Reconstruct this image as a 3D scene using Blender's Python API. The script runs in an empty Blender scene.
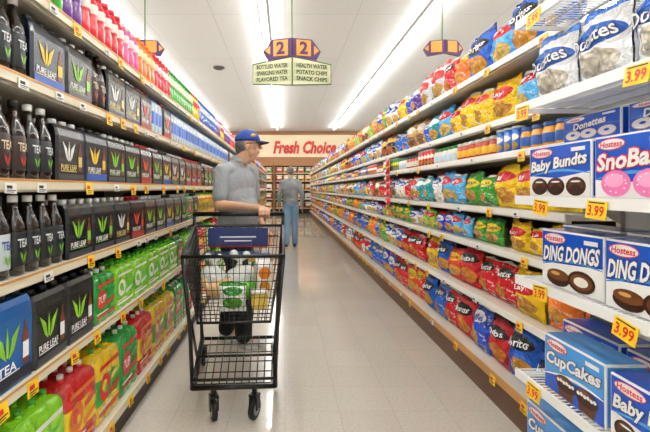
import bpy, bmesh, math, random
import numpy as np
from mathutils import Matrix, Vector
random.seed(7)
S=bpy.context.scene
COL=S.collection
S.view_settings.view_transform='Standard'
S.view_settings.look='None'
pi=math.pi
# ------------------------------------------------------------ materials
def hx(h):
    h=h.lstrip('#')
    o=[]
    for i in (0,2,4):
        c=int(h[i:i+2],16)/255
        o.append(c/12.92 if c<=.04045 else ((c+.055)/1.055)**2.4)
    return (o[0],o[1],o[2],1)
MC={}
def mat(name,col,rough=.5,metal=0,emit=0,alpha=1,trans=0,coat=0,bump=None):
    k=name
    if k in MC: return MC[k]
    m=bpy.data.materials.new(name); m.use_nodes=True
    b=m.node_tree.nodes['Principled BSDF']
    c=hx(col) if isinstance(col,str) else col
    b.inputs['Base Color'].default_value=c
    b.inputs['Roughness'].default_value=rough
    b.inputs['Metallic'].default_value=metal
    if emit:
        b.inputs['Emission Color'].default_value=c
        b.inputs['Emission Strength'].default_value=emit
    if alpha<1: b.inputs['Alpha'].default_value=alpha
    if trans: b.inputs['Transmission Weight'].default_value=trans
    if coat: b.inputs['Coat Weight'].default_value=coat
    if not emit:
        nt=m.node_tree
        n=nt.nodes.new('ShaderNodeTexNoise'); n.inputs['Scale'].default_value=9
        mx=nt.nodes.new('ShaderNodeMix'); mx.data_type='RGBA'; mx.blend_type='MULTIPLY'
        mx.inputs[0].default_value=.12
        mx.inputs[6].default_value=c
        nt.links.new(n.outputs['Color'],mx.inputs[7]); nt.links.new(mx.outputs[2],b.inputs['Base Color'])
        if bump:
            tc=nt.nodes.new('ShaderNodeTexCoord'); n2=nt.nodes.new('ShaderNodeTexNoise'); n2.inputs['Scale'].default_value=bump[0]; n2.inputs['Detail'].default_value=3; n2.inputs['Distortion'].default_value=1.5
            mp=nt.nodes.new('ShaderNodeMapping'); mp.inputs['Scale'].default_value=bump[2] if len(bump)>2 else (1,1,1)
            nt.links.new(tc.outputs['Object'],mp.inputs[0]); nt.links.new(mp.outputs[0],n2.inputs[0])
            bp=nt.nodes.new('ShaderNodeBump'); bp.inputs['Strength'].default_value=1; bp.inputs['Distance'].default_value=bump[1]
            nt.links.new(n2.outputs[0],bp.inputs['Height']); nt.links.new(bp.outputs[0],b.inputs['Normal'])
    MC[k]=m; return m
def pack(name,base,top,logo,pic,rough=.3,ell=(.5,.62,.40,.15),pe=(.5,.27,.36,.17),topv=.84,bump=False,stripe=None,nz=.5):
    if name in MC: return MC[name]
    m=bpy.data.materials.new(name); m.use_nodes=True; nt=m.node_tree; N=nt.nodes; L=nt.links
    b=N['Principled BSDF']; b.inputs['Roughness'].default_value=rough
    uv=N.new('ShaderNodeUVMap'); sp=N.new('ShaderNodeSeparateXYZ'); L.new(uv.outputs[0],sp.inputs[0])
    def M(op,a,bb=None):
        n=N.new('ShaderNodeMath'); n.operation=op
        for i,q in enumerate((a,bb)):
            if q is None: continue
            if isinstance(q,(int,float)): n.inputs[i].default_value=q
            else: L.new(q,n.inputs[i])
        return n.outputs[0]
    U,V=sp.outputs[0],sp.outputs[1]
    def E(c):
        a=M('DIVIDE',M('SUBTRACT',U,c[0]),c[2]); d=M('DIVIDE',M('SUBTRACT',V,c[1]),c[3])
        return M('LESS_THAN',M('ADD',M('MULTIPLY',a,a),M('MULTIPLY',d,d)),1.0)
    def mix(f,a,bb):
        x=N.new('ShaderNodeMix'); x.data_type='RGBA'
        L.new(f,x.inputs[0])
        for i,q in ((6,a),(7,bb)):
            if isinstance(q,tuple): x.inputs[i].default_value=q
            else: L.new(q,x.inputs[i])
        return x.outputs[2]
    no=N.new('ShaderNodeTexNoise'); no.inputs['Scale'].default_value=9; L.new(uv.outputs[0],no.inputs[0])
    vo=N.new('ShaderNodeTexVoronoi'); vo.inputs['Scale'].default_value=11; L.new(uv.outputs[0],vo.inputs[0])
    picc=mix(vo.outputs['Distance'],hx(pic),tuple(v*.35 for v in hx(pic)[:3])+(1,))
    c=mix(M('GREATER_THAN',V,topv),hx(base),hx(top))
    if stripe:
        d=M('ADD',V,M('MULTIPLY',U,.35))
        c=mix(M('MULTIPLY',M('GREATER_THAN',d,stripe[1]),M('LESS_THAN',d,stripe[2])),c,hx(stripe[0]))
    c=mix(M('MULTIPLY',M('LESS_THAN',no.outputs[0],.38),nz),c,hx(top))
    c=mix(E(pe),c,picc)
    c=mix(E(ell),c,hx(logo))
    L.new(c,b.inputs['Base Color'])
    if bump:
        oi=N.new('ShaderNodeTexCoord')
        n2=N.new('ShaderNodeTexNoise'); n2.inputs['Scale'].default_value=16; n2.inputs['Detail'].default_value=3; n2.inputs['Distortion'].default_value=1.2
        L.new(oi.outputs['Object'],n2.inputs[0])
        bp=N.new('ShaderNodeBump'); bp.inputs['Strength'].default_value=1.0; bp.inputs['Distance'].default_value=.045
        L.new(n2.outputs[0],bp.inputs['Height']); L.new(bp.outputs[0],b.inputs['Normal'])
        b.inputs['Roughness'].default_value=.2
    MC[name]=m; return m
# ------------------------------------------------------------ mesh builder
TX={}
def textgeo(s,off=.018):
    if (s,off) in TX: return TX[(s,off)]
    cu=bpy.data.curves.new('t','FONT'); cu.body=s; cu.size=1; cu.align_x='CENTER'; cu.offset=off; cu.resolution_u=2
    ob=bpy.data.objects.new('t',cu); COL.objects.link(ob)
    bpy.context.view_layer.update()
    me=bpy.data.meshes.new_from_object(ob.evaluated_get(bpy.context.evaluated_depsgraph_get()))
    V=np.array([v.co[:2] for v in me.vertices]); F=[tuple(p.vertices) for p in me.polygons]
    bpy.data.objects.remove(ob); bpy.data.curves.remove(cu); bpy.data.meshes.remove(me)
    lo,hi=V.min(0),V.max(0); V=(V-(lo+hi)/2)
    TX[(s,off)]=(V,F,hi-lo); return TX[(s,off)]
VUV={}
class MB:
    def __init__(s): s.v=[];s.f=[];s.m=[];s.s=[];s.mats=[]
    def add(s,V,F,mt,sm=False,M=None):
        o=len(s.v)
        if M is not None: V=[M@Vector(p) for p in V]
        s.v+= [tuple(p) for p in V]
        if mt not in s.mats: s.mats.append(mt)
        k=s.mats.index(mt)
        for f in F:
            s.f.append(tuple(i+o for i in f)); s.m.append(k); s.s.append(sm)
        return s
    def merge(s,b,off=(0,0,0)):
        o=len(s.v); s.v+=[(p[0]+off[0],p[1]+off[1],p[2]+off[2]) for p in b.v]
        mp=[]
        for m in b.mats:
            if m not in s.mats: s.mats.append(m)
            mp.append(s.mats.index(m))
        s.f+=[tuple(i+o for i in f) for f in b.f]; s.m+=[mp[k] for k in b.m]; s.s+=b.s
        return s
    def box(s,x0,x1,y0,y1,z0,z1,mt,M=None):
        V=[(x,y,z) for x in (x0,x1) for y in (y0,y1) for z in (z0,z1)]
        F=[(0,1,3,2),(4,6,7,5),(0,4,5,1),(2,3,7,6),(0,2,6,4),(1,5,7,3)]
        return s.add(V,F,mt,False,M)
    def rbox(s,x0,x1,y0,y1,z0,z1,mt,b=.004,seg=2,M=None,sm=False):
        bm=bmesh.new(); bmesh.ops.create_cube(bm,size=1)
        for v in bm.verts:
            v.co=Vector(((x0+x1)/2+v.co.x*(x1-x0),(y0+y1)/2+v.co.y*(y1-y0),(z0+z1)/2+v.co.z*(z1-z0)))
        bmesh.ops.bevel(bm,geom=list(bm.edges),offset=b,segments=seg,affect='EDGES')
        bm.verts.index_update()
        V=[v.co[:] for v in bm.verts]; F=[tuple(v.index for v in f.verts) for f in bm.faces]; bm.free()
        return s.add(V,F,mt,sm,M)
    def lathe(s,prof,mt,n=14,sq=1.0,M=None,cx=0,cy=0,sm=True):
        V=[];F=[]
        for r,z in prof:
            for i in range(n):
                a=2*pi*i/n; c,d=math.cos(a),math.sin(a)
                if sq!=1.0:
                    c=math.copysign(abs(c)**sq,c); d=math.copysign(abs(d)**sq,d)
                V.append((cx+r*c,cy+r*d,z))
        for j in range(len(prof)-1):
            for i in range(n):
                F.append((j*n+i,j*n+(i+1)%n,(j+1)*n+(i+1)%n,(j+1)*n+i))
        F.append(tuple(range(n-1,-1,-1))); F.append(tuple((len(prof)-1)*n+i for i in range(n)))
        return s.add(V,F,mt,sm,M)
    def tube(s,P,r,mt,n=6,M=None,closed=False):
        P=[Vector(p) for p in P]; V=[];F=[]
        K=len(P)
        for i,p in enumerate(P):
            a=P[i-1] if (i>0 or closed) else p; b=P[(i+1)%K] if (i<K-1 or closed) else p
            t=(b-a).normalized()
            up=Vector((0,0,1)) if abs(t.z)<.9 else Vector((1,0,0))
            u=t.cross(up).normalized(); w=u.cross(t)
            for j in range(n):
                q=2*pi*j/n; V.append(p+u*(r*math.cos(q))+w*(r*math.sin(q)))
        for i in range(K if closed else K-1):
            i2=(i+1)%K
            for j in range(n):
                F.append((i*n+j,i2*n+j,i2*n+(j+1)%n,i*n+(j+1)%n))
        if not closed:
            F.append(tuple(range(n))); F.append(tuple((K-1)*n+j for j in range(n-1,-1,-1)))
        return s.add(V,F,mt,True,M)
    def text(s,t,x,y,z,w,h,mt,yf=None,rot=0,M=None,slant=0,off=.018,ol=None):
        V,F,sz=textgeo(t,off); k=w/sz[0]; k2=min(h/sz[1],k*1.7); k=min(k,k2*1.3)
        c,d=math.cos(rot),math.sin(rot)
        if ol:
            V0,F0,_=textgeo(t,off+.05)
            out=[]
            for a,b in V0:
                a2=a*k+b*k2*slant; b2=b*k2; X=x+a2*c-b2*d; Z=z+a2*d+b2*c
                out.append((X,(yf(X,Z) if yf else y),Z))
            s.add(out,F0,ol,False,M)
        out=[]
        for a,b in V:
            a2=a*k+b*k2*slant; b2=b*k2
            X=x+a2*c-b2*d; Z=z+a2*d+b2*c
            out.append((X,(yf(X,Z) if yf else y)-(.0007 if ol else 0),Z))
        return s.add(out,F,mt,False,M)
    def disc(s,x,y,z,rx,rz,mt,n=18,yf=None,M=None):
        V=[]
        for i in range(n):
            a=2*pi*i/n; X=x+rx*math.cos(a); Z=z+rz*math.sin(a); V.append((X,(yf(X,Z) if yf else y),Z))
        return s.add(V,[tuple(range(n))],mt,False,M)
    def rect(s,x0,x1,y,z0,z1,mt,M=None,sk=0):
        return s.add([(x0,y,z0),(x1,y,z0+sk),(x1,y,z1+sk),(x0,y,z1)],[(0,1,2,3)],mt,False,M)
    def build(s,name):
        me=bpy.data.meshes.new(name); me.from_pydata(s.v,[],s.f)
        for m in s.mats: me.materials.append(m)
        me.polygons.foreach_set('material_index',s.m); me.polygons.foreach_set('use_smooth',s.s)
        A=np.array(s.v); lo=A.min(0); hi=A.max(0); d=np.maximum(hi-lo,1e-5)
        uv=((A-lo)/d)[:,[0,2]]
        l=me.uv_layers.new(name='UVMap')
        li=np.empty(len(me.loops),dtype=np.int32); me.loops.foreach_get('vertex_index',li)
        l.data.foreach_set('uv',uv[li].astype(np.float32).ravel())
        me.update(); VUV[me.name]=(s,uv); return me
def O(name,me,loc=(0,0,0),rz=0,parent=None,label=None,cat=None,group=None,kind=None,rot=None,sc=None):
    o=bpy.data.objects.new(name,me); o.location=loc
    o.rotation_euler=rot if rot else (0,0,rz)
    if sc: o.scale=sc
    if parent: o.parent=parent
    if label: o['label']=label
    if cat: o['category']=cat
    if group: o['group']=group
    if kind: o['kind']=kind
    COL.objects.link(o); return o
PL={}
def proto(kind,root,parts=(),label='',cat='',w=.1,d=.1,h=.2,far=None):
    return dict(kind=kind,root=root,parts=parts,label=label,cat=cat,w=w,d=d,h=h,far=far)
def place(p,x,y,z,rz,group,lean=0,tilt=0,sc=(1,1,1)):
    PL.setdefault(p['kind'],[]).append((math.hypot(x,y),p,(x,y,z),(lean,tilt,rz),group,sc))
def finalize():
    for kind,L in PL.items():
        L.sort(key=lambda t:t[0])
        for dist,p,loc,ro,g,sc in L[:295]:
            if p['far'] and dist>4.2:
                O(kind,p['far'],loc,0,None,p['label'],p['cat'],g,rot=ro,sc=sc); continue
            o=O(kind,p['root'],loc,0,None,p['label'],p['cat'],g,rot=ro,sc=sc)
            for q in p['parts']: O(q[0],q[1],q[2] if len(q)>2 else (0,0,0),parent=o)
        rest=L[295:]
        if rest:
            V=[];F=[];MI=[];SM=[];UV=[];mats=[]
            for dist,p,loc,ro,g,sc in rest:
                M=Matrix.Translation(loc)@Matrix.Rotation(ro[2],4,'Z')@Matrix.Rotation(ro[1],4,'Y')@Matrix.Rotation(ro[0],4,'X')@Matrix.Diagonal((*sc,1))
                R=np.array(M)[:3,:3]
                for me in ([p['far']] if p['far'] else [p['root']]+[q[1] for q in p['parts']]):
                    b,uv=VUV[me.name]; o=len(V)
                    A=np.array(b.v); A=A@R.T+np.array(loc)
                    V+=A.tolist(); UV.append(uv)
                    mp=[]
                    for m in b.mats:
                        if m not in mats: mats.append(m)
                        mp.append(mats.index(m))
                    F+=[tuple(i+o for i in f) for f in b.f]; MI+=[mp[k] for k in b.m]; SM+=b.s
            me=bpy.data.meshes.new(kind+'_rows'); me.from_pydata(V,[],F)
            for m in mats: me.materials.append(m)
            me.polygons.foreach_set('material_index',MI); me.polygons.foreach_set('use_smooth',SM)
            UV=np.vstack(UV); l=me.uv_layers.new(name='UVMap')
            li=np.empty(len(me.loops),dtype=np.int32); me.loops.foreach_get('vertex_index',li)
            l.data.foreach_set('uv',UV[li].astype(np.float32).ravel()); me.update()
            O(kind+'_rows',me,label='far rows of small colourful '+kind.replace('_',' ')+'s on aisle shelves',cat=L[0][1]['cat'],kind='stuff')
# ------------------------------------------------------------ room
H=1.25; CZ=4.2
def nodemat_floor():
    m=bpy.data.materials.new('vinyl_tile_floor'); m.use_nodes=True; nt=m.node_tree;N=nt.nodes;L=nt.links
    b=N['Principled BSDF']; tc=N.new('ShaderNodeTexCoord')
    br=N.new('ShaderNodeTexBrick'); br.offset=0; br.inputs['Scale'].default_value=1
    br.inputs['Brick Width'].default_value=.305; br.inputs['Row Height'].default_value=.305; br.inputs['Mortar Size'].default_value=.0016
    br.inputs['Color1'].default_value=hx('#ddd6ca'); br.inputs['Color2'].default_value=hx('#d8d0c4'); br.inputs['Mortar'].default_value=hx('#c4bcaf')
    L.new(tc.outputs['Object'],br.inputs[0])
    no=N.new('ShaderNodeTexNoise'); no.inputs['Scale'].default_value=60; no.inputs['Detail'].default_value=4; L.new(tc.outputs['Object'],no.inputs[0])
    cr=N.new('ShaderNodeValToRGB'); cr.color_ramp.elements[0].position=.35; cr.color_ramp.elements[0].color=(.84,.82,.80,1); cr.color_ramp.elements[1].position=.6; cr.color_ramp.elements[1].color=(1,1,1,1)
    L.new(no.outputs[0],cr.inputs[0])
    mx=N.new('ShaderNodeMix'); mx.data_type='RGBA'; mx.blend_type='MULTIPLY'; mx.inputs[0].default_value=.6
    L.new(br.outputs[0],mx.inputs[6]); L.new(cr.outputs[0],mx.inputs[7]); L.new(mx.outputs[2],b.inputs['Base Color'])
    b.inputs['Roughness'].default_value=.14; b.inputs['Coat Weight'].default_value=.5; b.inputs['Coat Roughness'].default_value=.05
    return m
def nodemat_ceil():
    m=bpy.data.materials.new('ceiling_panels'); m.use_nodes=True; nt=m.node_tree;N=nt.nodes;L=nt.links
    b=N['Principled BSDF']; tc=N.new('ShaderNodeTexCoord')
    br=N.new('ShaderNodeTexBrick'); br.offset=0; br.inputs['Scale'].default_value=1
    br.inputs['Brick Width'].default_value=1.22; br.inputs['Row Height'].default_value=2.44; br.inputs['Mortar Size'].default_value=.008
    br.inputs['Color1'].default_value=hx('#e0e1e1'); br.inputs['Color2'].default_value=hx('#dcdddd'); br.inputs['Mortar'].default_value=hx('#cbcccb')
    L.new(tc.outputs['Object'],br.inputs[0]); L.new(br.outputs[0],b.inputs['Base Color']); b.inputs['Roughness'].default_value=.9
    return m
X0,X1,Y0,Y1=-7,7.5,-3.5,23
m=MB().box(X0,X1,Y0,Y1,-.1,0,nodemat_floor()).build('floor'); O('floor',m,kind='structure',label='cream speckled vinyl tile floor, polished')
m=MB().box(X0,X1,Y0,Y1,CZ,CZ+.1,nodemat_ceil()).build('ceiling'); O('ceiling',m,kind='structure',label='white panelled supermarket ceiling')
wallm=mat('painted_wall','#e6e2d8',.8)
for nm,a in (('wall_left',(X0-.1,X0,Y0,Y1,0,CZ)),('wall_right',(X1,X1+.1,Y0,Y1,0,CZ)),('wall_front',(X0,X1,Y0-.1,Y0,0,CZ)),('wall_back',(X0,X1,Y1,Y1+.1,0,CZ))):
    O(nm,MB().box(*a,wallm).build(nm),kind='structure',label='plain painted store wall')
tubem=mat('fluorescent_glow',(1,.99,.975,1),emit=48)
whm=mat('white_enamel','#f0f0ee',.4)
fxm=mat('fixture_enamel','#c9c9c7',.5)
fx=MB().box(-.06,.06,-1.21,1.21,-.04,0,fxm).box(-.065,.065,-1.21,-1.19,-.07,0,fxm).build('light_housing')
tb=MB().tube([(0,-1.18,-.068),(0,1.18,-.068)],.029,tubem,8).build('fluorescent_tube')
for x in (-5.7,-2.98,-.36,2.37,5.1):
    for i in range(11):
        y=-3.5+1.22+i*2.44
        if y+1.22>Y1: continue
        o=O('ceiling_light',fx,(x,y,CZ-.001),label='white fluorescent strip light in a continuous ceiling row',cat='ceiling light',group='fluorescent strips on the ceiling')
        O('fluorescent_tube',tb,parent=o)
vm=mat('dark_vent','#4a4a4a',.6)
vme=MB().lathe([(.14,0),(.14,-.02),(.09,-.05),(.03,-.05)],vm,16).build('vent')
for x,y in ((0,11.5),(1.0,11.2),(-1.6,10.5)):
    O('ceiling_vent',vme,(x,y,CZ),label='small round dark ceiling air vent',cat='vent',group='round vents in the ceiling')
# ------------------------------------------------------------ shelving
cream=mat('cream_rail','#e6dcc0',.4); railw=mat('white_rail','#efece4',.35); shm=mat('shelf_steel','#d6cebd',.45)
backm=mat('shelf_back','#3c3228',.6); tanr=mat('tan_wood_rail','#c9924e',.45); kick=mat('kick_plate','#3a2a20',.6); kickr=mat('kick_plate_brown','#6a4730',.5)
hostw=mat('white_powder_coat','#f4f4f2',.35)
tagy=mat('tag_yellow','#ffcf1f',.5); tagw=mat('tag_white','#f4f2ea',.5); ink=mat('ink_black','#141414',.5); red=mat('ink_red','#d3161c',.45)
white=mat('ink_white','#f6f6f4',.4)
def tagmesh(w,h,bg,txt=None):
    b=MB().box(-w/2,w/2,-.0025,0,-h,0,bg)
    if txt: b.text(txt,0,-.0035,-h*.55,w*.8,h*.6,red); b.rect(-w*.4,w*.4,-.0033,-h*.14,-h*.07,ink)
    else:
        b.rect(-w*.38,w*.1,-.0033,-h*.55,-h*.25,red if bg is tagy else ink); b.rect(-w*.38,w*.38,-.0033,-h*.75,-h*.66,ink); b.rect(-w*.38,w*.2,-.0033,-h*.9,-h*.83,ink)
    return b.build('price_tag')
TY=tagmesh(.06,.05,tagy); TW=tagmesh(.055,.032,tagw); TB=tagmesh(.085,.055,tagy,'3.99')
def shelfmesh(L,d,m1,wire=False):
    b=MB()
    if not wire:
        b.box(0,L,.012,d,-.028,0,m1); b.box(0,L,.014,.03,-.04,-.028,m1)
    else:
        n=int(L/.022)
        for i in range(n+1): b.tube([(i*L/n,.012,-.004),(i*L/n,d,-.004)],.0026,m1,4)
        for k in range(5): b.tube([(0,.02+k*(d-.03)/4,-.010),(L,.02+k*(d-.03)/4,-.010)],.004,m1,5)
        for x in (.0,L): b.box(x-.004,x+.004,.012,d,-.03,-.012,m1)
    return b.build('shelf')
BK={}
def bracket(depth):
    if depth not in BK:
        br=MB(); x=0; a=.30
        br.add([(x-.003,a,-.045),(x-.003,depth-.032,-.12),(x-.003,depth-.032,-.03),(x-.003,a,-.03),(x+.003,a,-.045),(x+.003,depth-.032,-.12),(x+.003,depth-.032,-.03),(x+.003,a,-.03)],[(0,1,2,3),(7,6,5,4),(0,4,5,1),(1,5,6,2),(2,6,7,3),(3,7,4,0)],shm)
        BK[depth]=br.build('bracket')
    return BK[depth]
def unit(side,fx,y0,L,zs,depth,top,railmat,basez,label,wire=False,tags=(TY,TW),dens=.30,kk=kick,strip=None,baserail=None):
    rz=pi/2 if side<0 else -pi/2
    loc=(fx,y0,0) if side<0 else (fx,y0+L,0)
    body=MB().box(.002,L-.002,depth-.03,depth,.02,top,hostw if wire else backm)
    for x in (.004,L-.03): body.box(x,x+.026,depth-.045,depth-.031,.02,top,shm)
    r=O('shelving_unit',body.build('shelving_unit'),loc,rz,None,label,'shelving','store shelving along the aisle')
    b=MB().box(0,L,.0,depth-.046,basez-.035,basez,shm if not wire else hostw)
    O('base_deck',b.build('base_deck'),parent=r)
    b=MB().box(0,L,.02,.04,0,basez-.036,kk); O('kick_plate',b.build('kick_plate'),parent=r)
    sm=shelfmesh(L,depth-.046,hostw if wire else shm,wire)
    rb=MB().box(0,L,0,.010,-.032,.003,railmat)
    if strip: rb.box(0,L,-.002,0,-.005,.003,strip)
    rm=rb.build('price_rail')
    levels=list(zs)+[basez]
    bb=MB().box(0,L,-.012,-.001,-.04,.003,baserail or railmat).build('base_rail')
    for z in levels:
        if z!=basez:
            O('shelf',sm,(0,0,z),parent=r); rr=O('price_rail',rm,(0,0,z),parent=r)
            for x in (.02,L-.02): O('bracket',bracket(depth),(x,0,z),parent=r)
        else: rr=O('price_rail',bb,(0,0,z),parent=r)
        x=random.uniform(.05,.25)
        while x<L-.06:
            t=random.choice(tags)
            yy=-.0135 if z==basez else -.0025
            tl=random.uniform(-.18,.18) if t is TB else random.uniform(-.08,.08)
            O('price_tag',t,(x,yy,-.002+(random.uniform(-.012,.0))),parent=rr,rot=(random.uniform(.02,.15)*-1,tl,0))
            x+=random.uniform(dens*.55,dens*1.6)
    return r
LZ=[.63,.97,1.28,1.61,1.91]; LB=.16
RZ=[.58,.91,1.14,1.45,1.64,1.97]; RB=.20
LX=-.83; RX=1.20
for i in range(8):
    unit(-1,LX,.75+i*2.44,2.438,LZ,.52,2.12,cream,LB,'cream steel shelving unit stocked with bottled drinks',strip=tanr,dens=.24)
    unit(1,RX,1.86+i*2.44,2.438,RZ,.52,2.2,railw,RB,'cream steel shelving unit stocked with snack bags',kk=kickr,baserail=tanr,dens=.40)
HX=.95; HZ=[.51,.894,1.22,1.592,1.934]; HB=.2
unit(1,HX,.55,1.24,HZ,.46,2.2,hostw,HB,'white wire snack cake rack projecting into the aisle',wire=True,tags=(TB,),dens=.5,kk=hostw)
# ------------------------------------------------------------ product meshes
def bagmesh(txt,mt,logo_t,w=.20,h=.27,t=.05,seed=0,texton=True,tz=.62,tw=.66,th=.14,ol=None):
    rnd=random.Random(seed); p1,p2,p3=rnd.uniform(0,6),rnd.uniform(0,6),rnd.uniform(0,6)
    def T(X,Z):
        v=min(max(Z/h,0),1); u=min(max(X/(w/2),-1),1)
        if v<.035 or v>.945: return .0022
        vv=(v-.035)/.91
        a=max(1-abs(u)**2.4,0)**.65*min(1,(math.sin(pi*vv))**.6*1.05)
        crk=(1-math.sin(pi*vv))*.26*math.sin(16*u+p3)+abs(u)**2*.26*math.sin(26*v+p2)
        return .0022+t*max(.02,a*(1+.14*math.sin(6*u+8*v+p1)+.09*math.sin(12*v-5*u+p2)+crk))
    nx,nz=14,17; b=MB()
    vs=[0,.034]+[.034+.912*(j/(nz-3)) for j in range(1,nz-3)]+[.946,.97,1]
    for sgn in (-1,1):
        V=[];F=[]
        for v in vs:
            for i in range(nx+1):
                u=-1+2*i/nx; vv=min(max((v-.035)/.91,0),1)
                X=w/2*u*(1-.07*math.sin(pi*vv)+.014*math.sin(22*v+p1)); Z=h*v+ (.008*math.sin(3*u+p2) if v>.9 else 0)
                y=sgn*T(w/2*u,h*v)
                if v>.945: y+=.007*math.sin(5*u+p1)
                V.append((X,y,Z))
        K=nx+1
        for j in range(len(vs)-1):
            for i in range(nx):
                f=(j*K+i,j*K+i+1,(j+1)*K+i+1,(j+1)*K+i)
                F.append(f if sgn<0 else f[::-1])
        b.add(V,F,mt,True)
    if txt and texton:
        b.text(txt,0,0,h*tz,w*tw,h*th,logo_t,yf=lambda X,Z:-T(X,Z)-.004,rot=.12,ol=ol)
    return b.build('chip_bag')
BG=[("yellow",'#fbcf0a','#f2b800','#d41a20','#e9a43a','#ffffff',"Lay's"),
("red",'#d3121c','#9f0b14','#161214','#f08a1e','#ffffff',"Doritos"),
("blue",'#1460cc','#0d3c9c','#12141c','#e8a030','#ffffff',"Doritos"),
("royal blue",'#1c4fcd','#d32024','#f4f2ee','#e9b04a','#1c3fa8',"Ruffles"),
("orange",'#f97a12','#e05a0a','#ffd21f','#ffb03a','#d41a20',"Cheetos"),
("orange-red",'#e53f1c','#c82a12','#f7d21a','#f0b040','#c3121c',"Fritos"),
("white",'#f4f2ec','#1c57b5','#1c57b5','#e8b95a','#ffffff',"Tostitos"),
("green",'#3fa02c','#2a7a22','#f7d21a','#d8a040','#1c5a20',"SunChips"),
("light green",'#96d03a','#5fa52a','#d41a20','#e9c46a','#ffffff',"Lay's"),
("light blue",'#58b6ee','#2a86d6','#d41a20','#e9c46a','#ffffff',"Lay's"),
("purple",'#5a2a94','#43206a','#f2e9f2','#e0a040','#5a2a84',None),
("tan",'#d0a464','#9a6a3a','#f2ead6','#8a5a2a','#6a3a1a',None),
("teal",'#16a0aa','#0e6e78','#f4f2ee','#e8b04a','#16606a',None),
("silver",'#dcdfe4','#d41a20','#d41a20','#d8a850','#ffffff',None),
("black",'#20242a','#d41a20','#e8b030','#d8702a','#20242a',None)]
BAGP={}
SZ={'XL':(.285,.305,.066),'L':(.27,.265,.060),'M':(.25,.245,.056),'S':(.19,.165,.042),'B':(.29,.315,.066)}
def bag(i,size):
    var=random.randint(0,2)
    k=(i,size,var)
    if k in BAGP: return BAGP[k]
    n,ba,to,lo,pi_,tc,tx=BG[i]
    w,h,t=SZ[size]
    if var==0: mt=pack('bag_film_'+n,ba,to,lo,pi_,bump=True); tz=.62
    elif var==1: mt=pack('bag_film_alt_'+n,ba,to,lo,pi_,bump=True,ell=(.5,.70,.42,.13),pe=(.60,.28,.32,.18),topv=.90,stripe=(to,.42,.60)); tz=.70; w*=.92
    else: mt=pack('bag_film_third_'+n,ba,'#f2efe6' if n not in('white','silver') else '#c8202a',lo,pi_,bump=True,ell=(.48,.74,.40,.12),pe=(.38,.30,.26,.16),topv=.93,stripe=('#f6f2e6',.22,.28)); tz=.74; w*=.80; h*=.90
    p=proto('chip_bag',bagmesh(tx,mt,mat('print_'+tc[1:],tc,.4),w,h,t,i+var*31,tz=tz),label='shiny %s snack bag standing upright on a shelf'%n,cat='snack bag',w=w+.004,d=2*t+.02,h=h)
    BAGP[k]=p; return p
def jarproto(col,lid,lab,n):
    body=MB().lathe([(.034,0),(.04,.006),(.041,.07),(.036,.09),(.034,.095)],mat('dip_'+n,col,.25),12).build('dip_jar')
    l=MB().lathe([(.0415,.018),(.0418,.02),(.0418,.062),(.0415,.064)],mat('dip_label_'+n,lab,.4),12).build('label')
    c=MB().lathe([(.037,.0955),(.038,.097),(.038,.113),(.034,.116)],mat('lid_'+n,lid,.3),12).build('lid')
    return proto('dip_jar',body,[('label',l),('lid',c)],'%s dip jar with a screw lid on a snack shelf'%n,'jar',w=.092,d=.085,h=.116)
JARS=[jarproto('#b8321c','#e8e4da','#e8b01e','red salsa'),jarproto('#e8a030','#2a5aa8','#2a5aa8','orange cheese'),jarproto('#e8e4d8','#2a7a3a','#c8d8e8','white ranch'),jarproto('#c03a20','#1a1a1a','#f0e8d8','dark red')]
CANS=[]
for n,c,l in (('red','#d8141c','#f4e8d8'),('blue','#2a6ac0','#f4e8d8'),('green','#2f9a3a','#f7d21a')):
    b=MB().lathe([(.036,0),(.036,.125)],pack('canister_'+n,c,c,l,'#e0b060'),12).build('c')
    li=MB().lathe([(.0375,.1255),(.0375,.135)],whm,12).build('lid')
    CANS.append(proto('snack_canister',b,[('lid',li)],'%s cardboard snack canister with plastic lid'%n,'canister',w=.08,d=.08,h=.135))
def bottle(kind,n,col,labcol,capcol,prof,lab,cap,txt=None,tcol='#ffffff',leaf=None,sq=1.0,rough=.12,label='',cat='bottle',w=.08,d=.08,h=.26,nseg=14):
    b=MB().lathe(prof,mat('liquid_'+n,col,rough,coat=.5),nseg,sq).build(kind)
    (r,z0,z1)=lab
    lb=MB().lathe([(r,z0),(r+.0006,z0+.002),(r+.0006,z1-.002),(r,z1)],mat('paper_'+n,labcol,.4),nseg,sq)
    def yf(X,Z): return -math.sqrt(max((r+.002)**2-X*X,1e-8)) if sq==1 else -(r+.0025)*(1 if abs(X)<r*.6 else .9)
    if txt: lb.text(txt,0,0,(z0+z1)/2+(z1-z0)*.18,r*1.35,(z1-z0)*.25,mat('print_'+tcol[1:],tcol,.4),yf=yf)
    if leaf: 
        lm=mat('print_'+leaf[1:],leaf,.4); zc=z0+(z1-z0)*.28
        for s_ in (-1,1):
            lb.add([(p[0]*s_,yf(p[0],0),zc+p[1]) for p in ((0,-.02),(.011,-.004),(.016,.016),(.004,.004))],[(0,1,2,3) if s_>0 else (3,2,1,0)],lm)
    (cr,c0,c1)=cap
    cp=MB().lathe([(cr,c0),(cr,c1-.002),(cr*.88,c1)],mat('cap_'+capcol[1:],capcol,.35),12).build('cap')
    return proto(kind,b,[('label',lb.build('label')),('cap',cp)],label,cat,w,d,h)
teap=[(.030,0),(.034,.005),(.034,.15),(.032,.165),(.017,.205),(.0135,.215),(.0135,.235)]
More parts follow.
